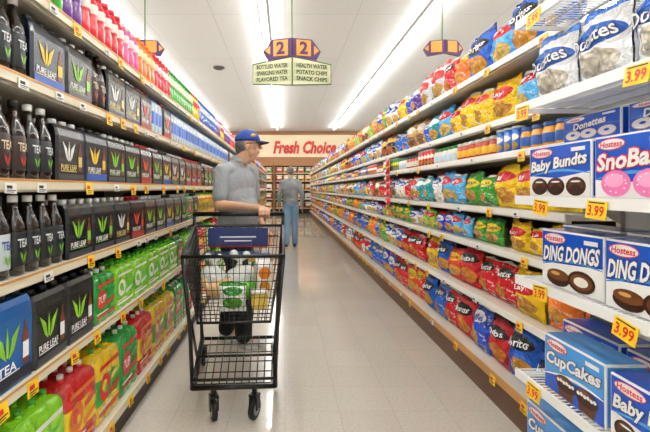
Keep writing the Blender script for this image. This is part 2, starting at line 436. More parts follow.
TEA=[bottle('tea_bottle','tea_green','#1c0f0a','#20262a','#e8e8e6',teap,(.0345,.03,.14),(.0155,.236,.258),'TEA','#e8ecec','#7ab82e',sq=.75,label='dark iced tea bottle with black label and white cap',w=.076,d=.076,h=.258),
     bottle('tea_bottle','tea_red','#24100a','#3a2a28','#1a1a1a',teap,(.0345,.03,.14),(.0155,.236,.258),'TEA','#f0d8b0','#c83a2a',sq=.75,label='dark iced tea bottle with brown label and black cap',w=.076,d=.076,h=.258),
     bottle('tea_bottle','tea_blue','#180f0c','#c8d4d8','#20262a',teap,(.0345,.03,.14),(.0155,.236,.258),'TEA','#1c4a8a','#7ab82e',sq=.75,label='dark iced tea bottle with silver label',w=.076,d=.076,h=.258)]
jp=[(.028,0),(.034,.006),(.035,.08),(.030,.10),(.035,.12),(.035,.165),(.018,.205),(.016,.215)]
def juice(n,col,lab,cap): return bottle('juice_bottle','juice_'+n,col,lab,cap,jp,(.0357,.122,.165),(.018,.2155,.24),label='small %s flavoured drink bottle'%n,w=.074,d=.072,h=.24)
JU=[juice('red','#d8182a','#f0e4da','#d8182a'),juice('purple','#6a2a8a','#d8c8e8','#f0f0f0'),juice('green','#4ab03a','#e8f0c8','#2f8a3a'),juice('orange','#f67a1a','#f8e0a0','#f07a1a'),juice('pink','#f0508a','#f8e0e8','#f4f4f4'),juice('blue','#2a6ac8','#d8e4f4','#2a4aa8'),juice('yellow','#f0c81e','#d8202a','#d8202a')]
CAPM={}
def capmesh(c,small=False):
    if (c,small) not in CAPM:
        k=.82 if small else 1
        b=MB().lathe([(.0165*k,0),(.0165*k,.018*k),(.014*k,.020*k)],mat('cap_'+c[1:],c,.35),8)
        CAPM[(c,small)]=(b,b.build('bottle_cap'))
    return CAPM[(c,small)]
def withcaps(b,capc,pos,label,w,d,h,small=False):
    cb_,cm_=capmesh(capc,small)
    rt=b.build('beverage_pack')
    f=MB().merge(b)
    for p in pos: f.merge(cb_,p)
    return proto('beverage_pack',rt,[('bottle_cap',cm_,p) for p in pos],label,'drink multipack',w+.004,d,h+.022,far=f.build('beverage_pack_far'))
def teapack(n,body,capc,emblem,txt,tc,w=.225,d=.15,h=.215,band=None,label=''):
    bm_=mat('wrap_'+n,body,.25,coat=.3); b=MB(); hb=h*.80
    V=[];F=[]
    prof=[(0,.985),(.006,1),(hb,1),(h*.93,.93),(h,.80)]
    K=[(-.5,-.44),(-.46,-.5),(.46,-.5),(.5,-.44),(.5,.44),(.46,.5),(-.46,.5),(-.5,.44)]
    for z,s_ in prof:
        for p in K: V.append((p[0]*w*(1 if s_>.95 else .97+.03*s_),p[1]*d*s_,z))
    for j in range(len(prof)-1):
        for i in range(8): F.append((j*8+i,j*8+(i+1)%8,(j+1)*8+(i+1)%8,(j+1)*8+i))
    F.append(tuple(range(7,-1,-1))); F.append(tuple(32+i for i in range(8)))
    b.add(V,F,bm_,False)
    y=-d/2-.0012
    if band: b.rect(-w*.45,w*.45,y,hb*.04,hb*.22,mat('print_'+band[1:],band,.4))
    else: b.rect(-w*.45,w*.45,y,hb*.05,hb*.16,mat('print_3a3d40','#3a3d40',.4))
    acc=(tc if tc!='#f4f2ea' else emblem)
    am=mat('print_'+acc[1:],acc,.4)
    b.add([(w*.23,y-.0004,hb*.24),(w*.37,y-.0004,hb*.24),(w*.37,y-.0004,hb*.66),(w*.325,y-.0004,hb*.80),(w*.325,y-.0004,hb*.90),(w*.275,y-.0004,hb*.90),(w*.275,y-.0004,hb*.80),(w*.23,y-.0004,hb*.66)],[(0,1,2,3,4,5,6,7)],mat('print_amber','#7a3c16',.3)); b.rect(w*.23,w*.37,y-.0008,hb*.34,hb*.58,am)
    b.rect(-w*.40,w*.16,y-.0004,hb*.215,hb*.232,am)
    if emblem:
        em=mat('print_'+emblem[1:],emblem,.4)
        s=hb/.115*.88; ox=-w*.12; zo=hb*.09
        for s_ in (-1,1):
            P=[(.004,.045),(.022,.058),(.046,.104),(.016,.084)]
            P=[(ox+p[0]*s_*s*.85,y-.001,zo+p[1]*s) for p in P]
            b.add(P,[(0,1,2,3) if s_>0 else (3,2,1,0)],em)
        b.add([(ox-.005,y-.001,zo+.05*s),(ox+.005,y-.001,zo+.05*s),(ox+.007,y-.001,zo+.075*s),(ox,y-.001,zo+.108*s),(ox-.007,y-.001,zo+.075*s)],[(0,1,2,3,4)],em)
    if txt: b.text(txt,-w*.12,y-.001,hb*.31,w*.56,hb*.13,mat('print_'+tc[1:],tc,.4))
    for sx in (-1,1):
        X=sx*(w/2+.0008); q=[(X,-d*.36,hb*.12),(X,d*.36,hb*.12),(X,d*.36,hb*.30),(X,-d*.36,hb*.30)]
        b.add(q,[(0,1,2,3) if sx>0 else (3,2,1,0)],em)
    pos=[(-w/2+w*(i+.5)/3,(-1 if j==0 else 1)*d*.22,h+.0005) for i in range(3) for j in range(2)]
    return withcaps(b,capc,pos,label,w,d,h)
def multipack(n,body,capc,txt,tc,panel,disc=None,w=.24,d=.15,h=.215,cols=3,label=''):
    bm_=mat('wrap_'+n,body,.14,coat=.6,bump=(22,.012)); b=MB(); V=[];F=[]
    prof=[(0,.95),(.01,1),(h*.28,1),(h*.34,.995),(h*.66,1),(h*.74,.995),(h*.90,.96),(h*.97,.86),(h,.70)]
    ring=[];K=8
    for k in range(cols*K):
        x=-w/2+w*(k+.5)/(cols*K); ph=(k%K+.5)/K; ring.append((x,-(d/2-.009*(1-math.sin(pi*ph)**.6))))
    pts=ring+[(-p[0],-p[1]) for p in ring]; n_=len(pts)
    for z,s_ in prof:
        for p in pts: V.append((p[0]*(s_ if s_<1 else 1),p[1]*s_,z))
    pm=mat('print_'+panel[1:],panel,.35)
    for j in range(len(prof)-1):
        Fj=[(j*n_+i,j*n_+(i+1)%n_,(j+1)*n_+(i+1)%n_,(j+1)*n_+i) for i in range(n_)]
        F.append(Fj)
    b.add(V,[f for j,Fj in enumerate(F) if j not in (2,3) for f in Fj]+[tuple(range(n_-1,-1,-1)),tuple((len(prof)-1)*n_+i for i in range(n_))],bm_,True)
    b.add(V,[f for j,Fj in enumerate(F) if j in (2,3) for f in Fj],pm,True)
    y=-d/2
    if disc:
        dm_=mat('print_'+disc[1:],disc,.35)
        b.disc(-w*.2,y-.001,h*.5,w*.21,h*.20,dm_,16)
        b.add([(w*.02,y-.001,h*.30),(w*.42,y-.001,h*.38),(w*.42,y-.001,h*.46),(w*.02,y-.001,h*.38)],[(0,1,2,3)],dm_)
        b.add([(w*.04,y-.0014,h*.50),(w*.42,y-.0014,h*.58),(w*.42,y-.0014,h*.68),(w*.04,y-.0014,h*.60)],[(0,1,2,3)],bm_)
        if not txt: b.disc(-w*.23,y-.0016,h*.53,w*.10,h*.09,bm_,12); b.disc(-w*.15,y-.0020,h*.46,w*.06,h*.06,pm,10)
        b.rect(-w*.44,w*.44,y-.001,h*.12,h*.17,dm_); b.rect(-w*.44,w*.1,y-.001,h*.20,h*.225,white)
        b.rect(-w*.40,w*.40,y-.001,h*.78,h*.84,dm_)
    if txt: b.text(txt,-w*.2 if disc else 0,y-.002,h*.5,w*.34,h*.16,mat('print_'+tc[1:],tc,.4))
    pos=[]
    for i in range(cols):
        for j in range(2):
            cx=(-w/2+w*(i+.5)/cols)*.84; cy=(-1 if j==0 else 1)*d*.18
            b.lathe([(.020,h-.006),(.0125,h+.006),(.0125,h+.008)],bm_,8,cx=cx,cy=cy)
            pos.append((cx,cy,h+.0085))
    return withcaps(b,capc,pos,label,w,d,h+.002,True)
MP={'k':teapack('black','#16181a','#e8e8e6','#8ccc2e','PURE LEAF','#f4f2ea',label='black iced tea bottle multipack with green leaf emblem'),
 'kw':teapack('black_white','#1b1c1e','#e8e8e6','#f0efe8','PURE LEAF','#e0c870',label='black iced tea multipack with pale leaf emblem'),
 'kb':teapack('navy','#101c30','#16181a','#f0c82e','PURE LEAF','#f4f2ea',band='#2a5ab0',label='navy and black iced tea multipack with yellow leaf emblem'),
 'kr':teapack('maroon','#2a1214','#c8141c','#e84a2a','PURE LEAF','#f4f2ea',band='#a8281e',label='dark red iced tea multipack with red leaf emblem'),
 'bl':teapack('blue','#1560a8','#16181a','#8ccc2e','TEA','#ffffff',band='#101c30',h=.27,label='blue iced tea multipack with green leaf emblem'),
 'kt':teapack('black_tall','#16181a','#16181a','#8ccc2e','PURE LEAF','#ffffff',h=.25,label='tall black iced tea multipack with green leaf emblem')}
def soft(c,body,cap,txt,tc,panel,disc,lab):
    MP[c]=multipack(c+'_short',body,cap,txt,tc,panel,disc,label='%s soda bottle multipack in shrink wrap'%lab)
    MP[c+'T']=multipack(c+'_tall',body,cap,txt,tc,panel,disc,w=.27,d=.18,h=.315,cols=3,label='tall %s soda bottle pack in shrink wrap'%lab)
soft('g','#8fdc1e','#3fae2a',None,'#ffffff','#5cc02a','#f4f4e0','lime green')
soft('G','#1fa83a','#e8e8e6','7UP','#ffffff','#18983a','#e0141c','green')
soft('r','#d8141c','#f0f0f0',None,'#ffffff','#f4d21a','#e0701a','red and yellow')
soft('R','#c8101c','#c8101c',None,'#ffffff','#e01c24','#ffffff','red')
soft('y','#f6cf1e','#2f9a3a',None,'#c8141c','#2fa83a','#e0141c','yellow and green')
soft('o','#f07818','#1558a8',None,'#ffffff','#1558a8','#f0a028','orange and blue')
soft('w','#c4dcea','#2a6ac8',None,'#c8141c','#2a6ac8',None,'pale blue')
def run(side,z,y0,y1,seq,group,rndpool,gap=.004,setback=.018,jit=.0,facing=(2,4),bagsz=None,hmax=None):
    y=y0; fx=LX if side<0 else RX
    rz=pi/2 if side<0 else -pi/2
    q=list(seq)
    while y<y1:
        if q: p0,n=q.pop(0)
        else: p0,n=random.choice(rndpool),random.randint(*facing)
        for _ in range(n):
            p=bag(p0,bagsz) if bagsz else p0
            k=random.uniform(.88,1.05) if bagsz else 1
            w=p['w']*k
            if y+w>y1: break
            s_=setback+random.uniform(0,jit)
            x=fx+side*(p['d']/2*k+s_)
            if bagsz:
                kz=k*random.uniform(.92,1.06)
                if hmax: kz=min(kz,hmax/p['h'])
                tl=random.uniform(-.03,.03) if hmax else random.uniform(-.07,.07)
                ln=random.uniform(-.10,.02)
                place(p,x,y+w/2,z+.003+abs(tl)*w/2,rz+random.uniform(-.07,.07),group,ln,tl,(k,k,kz))
                if abs(tl)>.035: y+=.012
            else: place(p,x,y+w/2,z+.001,rz+random.uniform(-.015,.015),group)
            y+=w+(gap if not bagsz else random.choice((.002,.004,.008)))
        else:
            if bagsz and random.random()<.06: y+=.08
            continue
        break
YE=20.2
run(-1,LB,.85,YE,[(MP['gT'],2),(MP['gT'],1),(MP['rT'],1),(MP['yT'],1),(MP['GT'],1),(MP['rT'],1),(MP['yT'],2),(MP['GT'],2),(MP['RT'],1),(MP['yT'],1),(MP['oT'],1),(MP['GT'],1)],'tall soda packs on the bottom shelf',[MP[c+'T'] for c in 'gGrRyo'],facing=(1,2))
run(-1,LZ[0],1.0,YE,[(MP['bl'],2),(MP['kt'],2),(MP['G'],1),(MP['g'],5),(MP['G'],1),(MP['g'],2),(MP['r'],2)],'drink multipacks on the lower shelf',[MP[c] for c in 'gGryoR'],facing=(1,3))
run(-1,LZ[1],1.05,YE,[(TEA[2],4),(TEA[0],4),(MP['k'],2),(MP['kw'],1),(MP['kr'],1),(MP['k'],2),(MP['kb'],1),(MP['k'],2),(MP['G'],1)],'bottled tea on the middle shelf',[MP['k'],MP['kr'],MP['w'],MP['kb'],MP['G'],TEA[1],MP['y']],facing=(1,3))
run(-1,LZ[2],1.05,YE,[(TEA[1],5),(TEA[0],2),(MP['kw'],1),(MP['kb'],1),(MP['k'],2),(MP['kr'],1),(MP['k'],1),(MP['kb'],1),(MP['kw'],2)],'bottled tea on the eye-level shelf',[MP['k'],MP['kw'],MP['w'],TEA[1],MP['kr'],MP['kb']],facing=(1,3))
run(-1,LZ[3],1.05,YE,[(TEA[0],5),(MP['kb'],1),(MP['k'],1),(TEA[1],2),(MP['kw'],2),(MP['kr'],1)],'bottled tea on the upper shelf',[MP['k'],MP['kb'],MP['w'],MP['kr'],MP['kw'],TEA[0]],facing=(1,3))
run(-1,LZ[4],1.3,YE,[(JU[2],5),(JU[1],2),(JU[0],6),(JU[4],3),(JU[3],4),(JU[0],5),(JU[2],4)],'flavoured drink bottles on the top shelf',JU,facing=(2,7))
YS=1.90; YR=21.2
run(1,RB,YS,YR,[(2,2),(1,1),(3,1),(1,2),(2,2),(5,2),(1,2),(3,2)],'snack bags on the bottom shelf',(1,2,3,5,4,1,13,6),jit=.02,bagsz='B',hmax=.305)
run(1,RZ[0],YS,YR,[(4,1),(0,1),(1,3),(5,1),(2,1),(0,1),(1,3),(3,1),(6,2)],'snack bags on the lower shelf',(1,5,2,0,6,7,3,4),jit=.02,bagsz='L',facing=(1,3),hmax=.262)
run(1,RZ[1],YS,YR,[(0,3),(7,2),(9,2),(3,2),(8,2),(6,2)],'small snack bags on the middle shelf',(0,7,9,3,8,6,13,4),jit=.02,bagsz='S',facing=(1,3),hmax=.168)
run(1,RZ[2],YS,YR,[(0,3),(7,2),(9,2),(6,1),(12,2),(13,1),(1,1),(6,2)],'snack bags on the eye-level shelf',(7,9,12,6,13,0,1,11),jit=.02,bagsz='M',facing=(1,3),hmax=.243)
run(1,RZ[3],YS,YR,[(JARS[1],4),(CANS[1],3),(JARS[0],6),(JARS[2],5),(CANS[0],5)],'dips and canisters on the narrow shelf',JARS+CANS,facing=(2,5))
run(1,RZ[4],YS,YR,[(9,2),(0,4),(9,1),(12,1),(3,1),(11,2),(2,2)],'snack bags on the upper shelf',(0,11,12,14,9,3,8,6),jit=.02,bagsz='L',facing=(1,3),hmax=.262)
run(1,RZ[5],YS,YR,[(2,2),(9,1),(2,1),(4,1),(1,1),(13,2),(10,1),(3,1),(0,1),(6,2),(7,1)],'snack bags on the top shelf',range(15),jit=.02,bagsz='XL',facing=(1,2))
finalize()
# clip strip of red and white packets hanging from a rail
strip=MB().box(-.012,.012,-.001,.001,-.56,0,whm).build('clip_strip')
cs=O('clip_strip',strip,(RX-.006,5.0,1.62),-pi/2,None,'white clip strip of red and white snack packets hanging from shelf','clip strip')
pkt=MB().add([(-.08,-.002,0),(.08,-.002,0),(.08,-.002,.08),(-.08,-.002,.08),(-.07,-.03,.04),(.07,-.03,.04)],[(0,1,5,4),(4,5,2,3),(0,4,3),(1,2,5)],red,True).rect(-.05,.05,-.032,.024,.050,white).box(-.08,.08,-.002,.0,0,.085,mat('packet_white','#f2efe8',.4)).build('snack_packet')
for k in range(6): O('snack_packet',pkt,(random.uniform(-.012,.012),-.003,-.55+k*.088),parent=cs,rot=(0,random.uniform(-.15,.15),0))
# ------------------------------------------------------------ snack cake boxes
cb=mat('carton_blue','#1a55c4',.2,coat=.4); cw=mat('carton_white','#f6f5f2',.2,coat=.4); choc=mat('print_choc','#35180e',.3); choc2=mat('print_choc_light','#70401f',.3); pink=mat('print_pink','#f07ab4',.4)
navy=mat('carton_navy','#0e2a6a',.35)
lblue=mat('carton_light_blue','#4f9ee8',.2,coat=.4); hred=mat('carton_red','#d3202c',.35); sugar=mat('print_sugar','#f4ece0',.4); gold=mat('print_gold','#c99a5a',.4)
def swoosh(b,w,h,y,z0,z1,th,mt,n=10):
    V=[]
    for i in range(n+1):
        t=i/n; x=-w*.485+w*.97*t; z=h*(z0+(z1-z0)*t+.07*math.sin(pi*t)); V.append((x,y,z)); V.append((x,y,z+h*th*(.3+.7*math.sin(pi*t))))
    b.add(V,[(2*i,2*i+2,2*i+3,2*i+1) for i in range(n)],mt)
def carton(n,w,h,d=.13):
    b=MB(); y=-d/2-.001
    main={'bundt':cb,'sno':cb,'ding':cb,'cup':lblue,'don':cb}[n]
    b.rbox(-w/2,w/2,-d/2,d/2,0,h,cw,.002,1)
    b.rect(-w*.485,w*.485,y,h*.02,h*.97,main if n!='ding' else cw)
    if n in('bundt','sno'): b.add([(-w*.485,y-.0004,h*.02),(w*.485,y-.0004,h*.02),(w*.485,y-.0004,h*(.46 if n=='bundt' else .34)),(0,y-.0004,h*(.36 if n=='bundt' else .26)),(-w*.485,y-.0004,h*(.42 if n=='bundt' else .30))],[(0,1,2,3,4)],cw)
    if n=='cup': b.add([(-w*.485,y-.0004,h*.02),(w*.485,y-.0004,h*.02),(w*.485,y-.0004,h*.46),(-w*.485,y-.0004,h*.30)],[(0,1,2,3)],cb)
    if n=='ding':
        b.add([(-w*.485,y-.0004,h*.40),(w*.485,y-.0004,h*.5),(w*.485,y-.0004,h*.97),(-w*.485,y-.0004,h*.97)],[(0,1,2,3)],cb)
    swoosh(b,w,h,y-.0006,{'bundt':.40,'sno':.30,'ding':.36,'cup':.26,'don':.44}[n],{'bundt':.42,'sno':.32,'ding':.46,'cup':.42,'don':.46}[n],.05,lblue if n!='cup' else white)
    b.disc(-w*.26,y-.0008,h*.86,w*.19,h*.095,hred); b.disc(-w*.26,y-.0010,h*.86,w*.178,h*.08,cw); b.text('Hostess',-w*.26,y-.0014,h*.86,w*.30,h*.10,hred,slant=.15,off=.03)
    b.rect(w*.22,w*.42,y-.0008,h*.83,h*.90,cw)
    T={'bundt':'Baby Bundts','sno':'SnoBalls','ding':'DING DONGS','cup':'CupCakes','don':'Donettes'}[n]
    b.text(T,0,y-.0018,h*.62,w*.90,h*.28,white if n!='sno' else cw,rot=.07,slant=.22,off=.035,ol=navy if n!='sno' else hred)
    def cake(cx,cz,rx,rz_):
        b.disc(cx,y-.0008,cz-rz_*.35,rx*1.1,rz_*.7,sugar); b.disc(cx,y-.001,cz,rx,rz_,choc)
        for q in range(7):
            a=pi*(q+.5)/7; b.disc(cx+rx*.62*math.cos(a),y-.0014,cz+rz_*.5*math.sin(a),rx*.15,rz_*.36,choc2,8)
        b.disc(cx,y-.0018,cz+rz_*.42,rx*.32,rz_*.2,choc); b.disc(cx,y-.002,cz+rz_*.52,rx*.5,rz_*.10,white,10)
    if n=='bundt':
        for cx in (-.30,-.02,.29): cake(cx*w,h*.20,w*.145,h*.17)
    elif n=='don':
        for cx in (-.30,-.02,.29): b.disc(cx*w,y-.001,h*.24,w*.15,h*.19,gold); b.disc(cx*w,y-.0014,h*.25,w*.14,h*.17,sugar); b.disc(cx*w,y-.0018,h*.26,w*.045,h*.05,cb)
    elif n=='sno':
        for cx in (-.2,.22):
            b.disc(cx*w,y-.001,h*.24,w*.2,h*.21,pink); b.disc((cx-.02)*w,y-.0014,h*.29,w*.13,h*.11,mat('print_pink_light','#f8a8d0',.4))
            for q in range(10): b.disc(cx*w+w*.14*math.cos(q*2.4),y-.0018,h*.24+h*.14*math.sin(q*2.4),w*.014,h*.014,white,6)
    elif n=='ding':
        b.disc(-.2*w,y-.001,h*.17,w*.2,h*.14,choc); b.disc(-.2*w,y-.0014,h*.23,w*.19,h*.10,choc2); b.disc(-.24*w,y-.0018,h*.25,w*.08,h*.03,gold)
        b.disc(.18*w,y-.0016,h*.21,w*.21,h*.18,choc); b.disc(.18*w,y-.002,h*.21,w*.17,h*.13,choc2); b.disc(.18*w,y-.0024,h*.21,w*.11,h*.08,sugar)
    elif n=='cup':
        for cx in (-.10,.24):
            b.add([(cx*w-w*.11,y-.001,h*.03),(cx*w+w*.11,y-.001,h*.03),(cx*w+w*.155,y-.001,h*.24),(cx*w-w*.155,y-.001,h*.24)],[(0,1,2,3)],choc2)
            for q in range(6): b.rect(cx*w-w*.10+q*w*.038,cx*w-w*.09+q*w*.038,y-.0012,h*.04,h*.18,choc)
            b.disc(cx*w,y-.0014,h*.28,w*.175,h*.14,choc); b.disc(cx*w-w*.03,y-.0016,h*.34,w*.10,h*.05,choc2)
            for q in range(6): b.disc(cx*w-w*.125+q*w*.05,y-.0020,h*(.30+.012*(q%2)),w*.026,h*.032,white,8)
    b.add([(-w/2+.004,-d/2+.004,h+.001),(w/2-.004,-d/2+.004,h+.001),(w/2-.004,d/2-.004,h+.001),(-w/2+.004,d/2-.004,h+.001)],[(0,1,2,3)],main)
    for sx in (-1,1):
        X=sx*(w/2+.001); q=[(X,-d*.46,h*.04),(X,d*.46,h*.04),(X,d*.46,h*.96),(X,-d*.46,h*.96)]
        b.add(q,[(0,1,2,3) if sx>0 else (3,2,1,0)],main)
    return b.build('snack_cake_box')
nmd={'bundt':'blue and white carton of mini bundt cakes','sno':'blue carton with pink coconut cakes printed','ding':'blue and white carton of chocolate cakes','cup':'light blue carton of chocolate cupcakes','don':'blue carton of powdered mini donuts'}
CM={}
def cart_box(n,w,h,y,z,rz=0,xo=0):
    k=(n,w,h)
    if k not in CM: CM[k]=carton(n,w,h)
    O('snack_cake_box',CM[k],(HX+.03+.065+xo,y,z+.001),-pi/2+rz,None,nmd[n]+' on wire shelf','snack box','snack cake cartons on the white rack')
cart_box('bundt',.35,.19,1.56,HZ[2]); cart_box('sno',.29,.19,1.225,HZ[2]); cart_box('sno',.29,.19,.92,HZ[2])
cart_box('ding',.30,.205,1.50,HZ[1],.05,.005); cart_box('ding',.30,.205,1.175,HZ[1]); cart_box('ding',.30,.205,.86,HZ[1])
cart_box('cup',.31,.20,1.48,HZ[0]); cart_box('bundt',.31,.19,1.15,HZ[0]); cart_box('cup',.31,.20,.82,HZ[0])
for y in (1.60,1.27,.94):
    cart_box('cup',.31,.20,y,HB)
for y in (1.62,1.29,.96):
    for z in (HZ[0],HZ[1],HZ[2]): cart_box('don',.30,.21,y,z,0,.155)
    cart_box('don',.30,.095,y-.02,HZ[2]+.213,0,.145)
dm=pack('donut_bag','#f6f8fb','#3a77d5','#2a62c0','#f6ecd8',pe=(.5,.24,.40,.18),ell=(.5,.58,.44,.15),bump=True,nz=0,topv=.86)
dm2=pack('donut_bag_blue','#3a7ae0','#123f94','#f2f2f0','#f0dcb8',pe=(.5,.24,.40,.18),ell=(.5,.58,.44,.15),bump=True,nz=.2)
d1=bagmesh('Donettes',dm,white,.235,.25,.055,3,tz=.58,tw=.78,th=.18,ol=navy); d2=bagmesh('Donettes',dm2,mat('carton_blue','#1c4fae'),.235,.25,.055,5,tz=.58,tw=.78,th=.18)
for j,z in enumerate((HZ[3],HZ[4])):
    y=1.66
    for i in range(4):
        w_=1 if (i+j)%4==3 else 0
        O('donut_bag',(d1,d2)[w_],(HX+.10,y,z+.003),-pi/2+random.uniform(-.08,.08),None,'%s bag of mini donuts on a white wire shelf'%(('white','blue')[w_]),'snack bag','donut bags on the white rack'); y-=.25
# ------------------------------------------------------------ hanging sign
purp=mat('sign_purple','#4a2458',.45); sgn=mat('sign_cream_board','#dedcb8',.5); sor=mat('sign_orange','#e8963a',.45); dk=mat('sign_dark_text','#1c1a17',.5); sgf=mat('sign_frame','#5f7a50',.5); slat=mat('sign_slat','#c2c79a',.5)
def aislesign(x,y,z,full,sc=1):
    dp=.16
    r=O('aisle_sign',MB().box(-.012,.012,-.012,.012,.70,(CZ-z)/sc,sgf).tube([(-.35,.03,.52),(0,.0,.72),(.35,.03,.52)],.006,sgf).build('sign_hanger'),(x,y,z),0,None,'hanging folded aisle sign with purple numbered header' if full else 'purple hanging sign over the neighbouring aisle','aisle sign','hanging aisle signs',sc=(sc,sc,sc))
    for s_,lines in ((-1,('BOTTLED WATER','SPARKLING WATER','FLAVORED TEA')),(1,('HEALTH WATER','POTATO CHIPS','SNACK CHIPS'))):
        W=.60; ang=math.atan2(dp,W)*s_
        M=Matrix.Translation((s_*.003,-dp,0))@Matrix.Rotation(ang,4,'Z')
        zt0,zt1=(.43,.34); zb0,zb1=(-.0,.05)
        if full:
            P=MB()
            q=[(0,0,zb0),(s_*W,0,zb1),(s_*W,0,zt1),(0,0,zt0)]
            if s_<0: q=[q[1],q[0],q[3],q[2]]
            q2=[(p[0],.05,p[2]) for p in q]
            P.add(q+q2,[(0,1,2,3),(7,6,5,4),(0,4,5,1),(1,5,6,2),(2,6,7,3),(3,7,4,0)],sgn,False,M)
            P.tube([(p[0],-.004,p[2]) for p in q],.010,sgf,4,M,True)
            for k,t in enumerate(lines):
                P.box(min(0,s_*W)+.02,max(0,s_*W)-.02,-.008,-.001,.255-.095*k,.335-.095*k,slat,M)
                P.text(t,s_*W*.5,-.011,.295-.095*k,W*.80,.062,dk,M=M,off=.03)
            O('sign_panel',P.build('sign_panel'),parent=r)
        Hh=MB(); cx=s_*.17
        hp=[(0,.41),(.36,.37),(.44,.52),(.30,.69),(0,.69)]
        if s_<0: hp=[(-.36,.37),(0,.41),(0,.69),(-.30,.69),(-.44,.52)]
        n=len(hp); V=[(p[0],-.008,p[1]) for p in hp]+[(p[0],.06,p[1]) for p in hp]
        Hh.add(V,[tuple(range(n)),tuple(range(2*n-1,n-1,-1))]+[(i,i+n,(i+1)%n+n,(i+1)%n) for i in range(n)],purp,False,M)
        Hh.box(cx-.11,cx+.11,-.014,-.009,.44,.67,sor,M)
        Hh.add([(s_*.33,-.011,.47),(s_*.41,-.011,.53),(s_*.33,-.011,.60)],[(0,1,2) if s_>0 else (2,1,0)],sor,False,M)
        if full: Hh.text('2',cx,-.018,.555,.13,.19,purp,M=M,off=.04)
        O('sign_header',Hh.build('sign_header'),parent=r)
aislesign(.105,6.5,2.77,True)
aislesign(2.36,6.5,2.97,False,.7); aislesign(-2.1,6.5,2.97,False,.7)
# ------------------------------------------------------------ back of store
BY=22.2
fas=mat('sign_fascia','#f2e2c0',.6); wood=mat('warm_wood','#9a6a40',.5); dred=mat('letter_red','#c8301e',.4)
b=MB().box(-6,6,BY,BY+.2,2.75,CZ-.01,fas).box(-6,6,BY-.05,BY,2.70,2.88,wood).box(-6,6,BY-.05,BY,4.02,CZ-.02,wood)
o=O('department_sign',b.build('department_sign'),label='cream and wood fascia with large red department lettering',cat='store sign')
t=MB().text('Fresh Choice',1.05,BY-.03,3.38,3.2,.66,dred,slant=.18,off=.045).build('lettering'); O('lettering',t,parent=o,label='large red lettering')
cas=mat('case_dark','#4a382c',.5)
for i,x in enumerate((-4.6,-1.9,.8,3.5)):
    b=MB().box(-1.3,1.3,.4,.5,0,2.6,cas).box(-1.33,-1.28,-.1,.5,0,2.6,wood).box(1.28,1.33,-.1,.5,0,2.6,wood).box(-1.33,1.33,-.15,.5,2.4,2.68,wood)
    r=O('display_case',b.build('display_case'),(x,BY-.6,0),0,None,'wooden framed display case stocked with packaged goods','display case','display cases at the aisle end')
    sh=MB().box(-1.27,1.27,0,.4,-.03,0,cream).build('shelf')
    for z in (.3,.75,1.2,1.65,2.05): O('shelf',sh,(0,0,z),parent=r)
    for z in (.3,.75,1.2,1.65,2.05):
        for k in range(7):
            c=random.choice(('#d8281e','#f0b020','#f4ecdc','#9a4a1a','#4f9a2a','#e8702a'))
            n='case_goods'+c[1:]
            if n not in CM:
                CM[n]=MB().rbox(-.15,.15,-.1,.1,0,.30,pack(n,c,'#f0e4c8','#f4efe0','#a86a2a'),.015).rect(-.1,.1,-.1015,.12,.2,white).build('carton')
            O('food_carton',CM[n],(x-1.08+k*.36,BY-.42,z+.001),0,None,'packaged food carton in the case at the aisle end','carton','cartons in the aisle-end cases')
# ------------------------------------------------------------ shopping cart
blk=mat('cart_black','#101012',.35); wire=mat('cart_wire','#2c2d30',.3,metal=.7); rub=mat('wheel_rubber','#1a1a1a',.6); hub=mat('wheel_hub','#8c8c8c',.4)
Vc=Vector
def lerp(a,b,t): return Vc(a)+(Vc(b)-Vc(a))*t
def grid(b,A,B,C,D,nu,nv,r,m_):
    for i in range(nu+1): b.tube([lerp(A,B,i/nu),lerp(D,C,i/nu)],r,m_,5)
    for j in range(nv+1): b.tube([lerp(A,D,j/nv),lerp(B,C,j/nv)],r,m_,5)
ftL,ftR=(-.262,-.02,.90),(.262,-.02,.90); fbL,fbR=(-.195,.07,.53),(.195,.07,.53)
rtL,rtR=(-.31,.80,.99),(.31,.80,.99); rbL,rbR=(-.26,.78,.60),(.26,.78,.60)
fr=MB()
fr.tube([(-.32,.86,1.06),(-.31,.80,1.0),(-.28,.80,.60),(-.26,.82,.19),(-.22,.05,.19)],.014,blk,8)
fr.tube([(.32,.86,1.06),(.31,.80,1.0),(.28,.80,.60),(.26,.82,.19),(.22,.05,.19)],.014,blk,8)
fr.tube([(-.22,.05,.19),(.22,.05,.19)],.014,blk,8); fr.tube([(-.255,.82,.19),(.255,.82,.19)],.012,blk,8)
fr.tube([(-.22,.05,.19),(-.232,.05,.50),(-.262,-.01,.90)],.011,blk,8); fr.tube([(.22,.05,.19),(.232,.05,.50),(.262,-.01,.90)],.011,blk,8)
fr.tube([(-.255,.5,.19),(-.235,.1,.53)],.009,blk,6); fr.tube([(.255,.5,.19),(.235,.1,.53)],.009,blk,6)
fr.tube([(-.11,.08,.135),(-.11,.08,.19)],.014,blk,8); fr.tube([(.11,.08,.135),(.11,.08,.19)],.014,blk,8)
CL=(-.27,2.27,0); CR=math.radians(4); cart=O('shopping_cart',fr.build('shopping_cart'),CL,CR,None,'black wire shopping cart holding groceries in front of a man','shopping cart')
b=MB()
grid(b,fbL,fbR,ftR,ftL,16,8,.0019,wire); grid(b,fbL,rbL,rtL,ftL,26,8,.0018,wire); grid(b,fbR,rbR,rtR,ftR,26,8,.0018,wire)
grid(b,fbL,fbR,rbR,rbL,12,12,.0022,wire); grid(b,rbL,rbR,rtR,rtL,12,5,.002,wire)
O('basket',b.build('basket'),parent=cart,label='dark steel wire basket')
b=MB(); b.tube([ftL,ftR,rtR,rtL],.010,blk,8,closed=True); b.tube([fbL,fbR,rbR,rbL],.008,blk,6,closed=True)
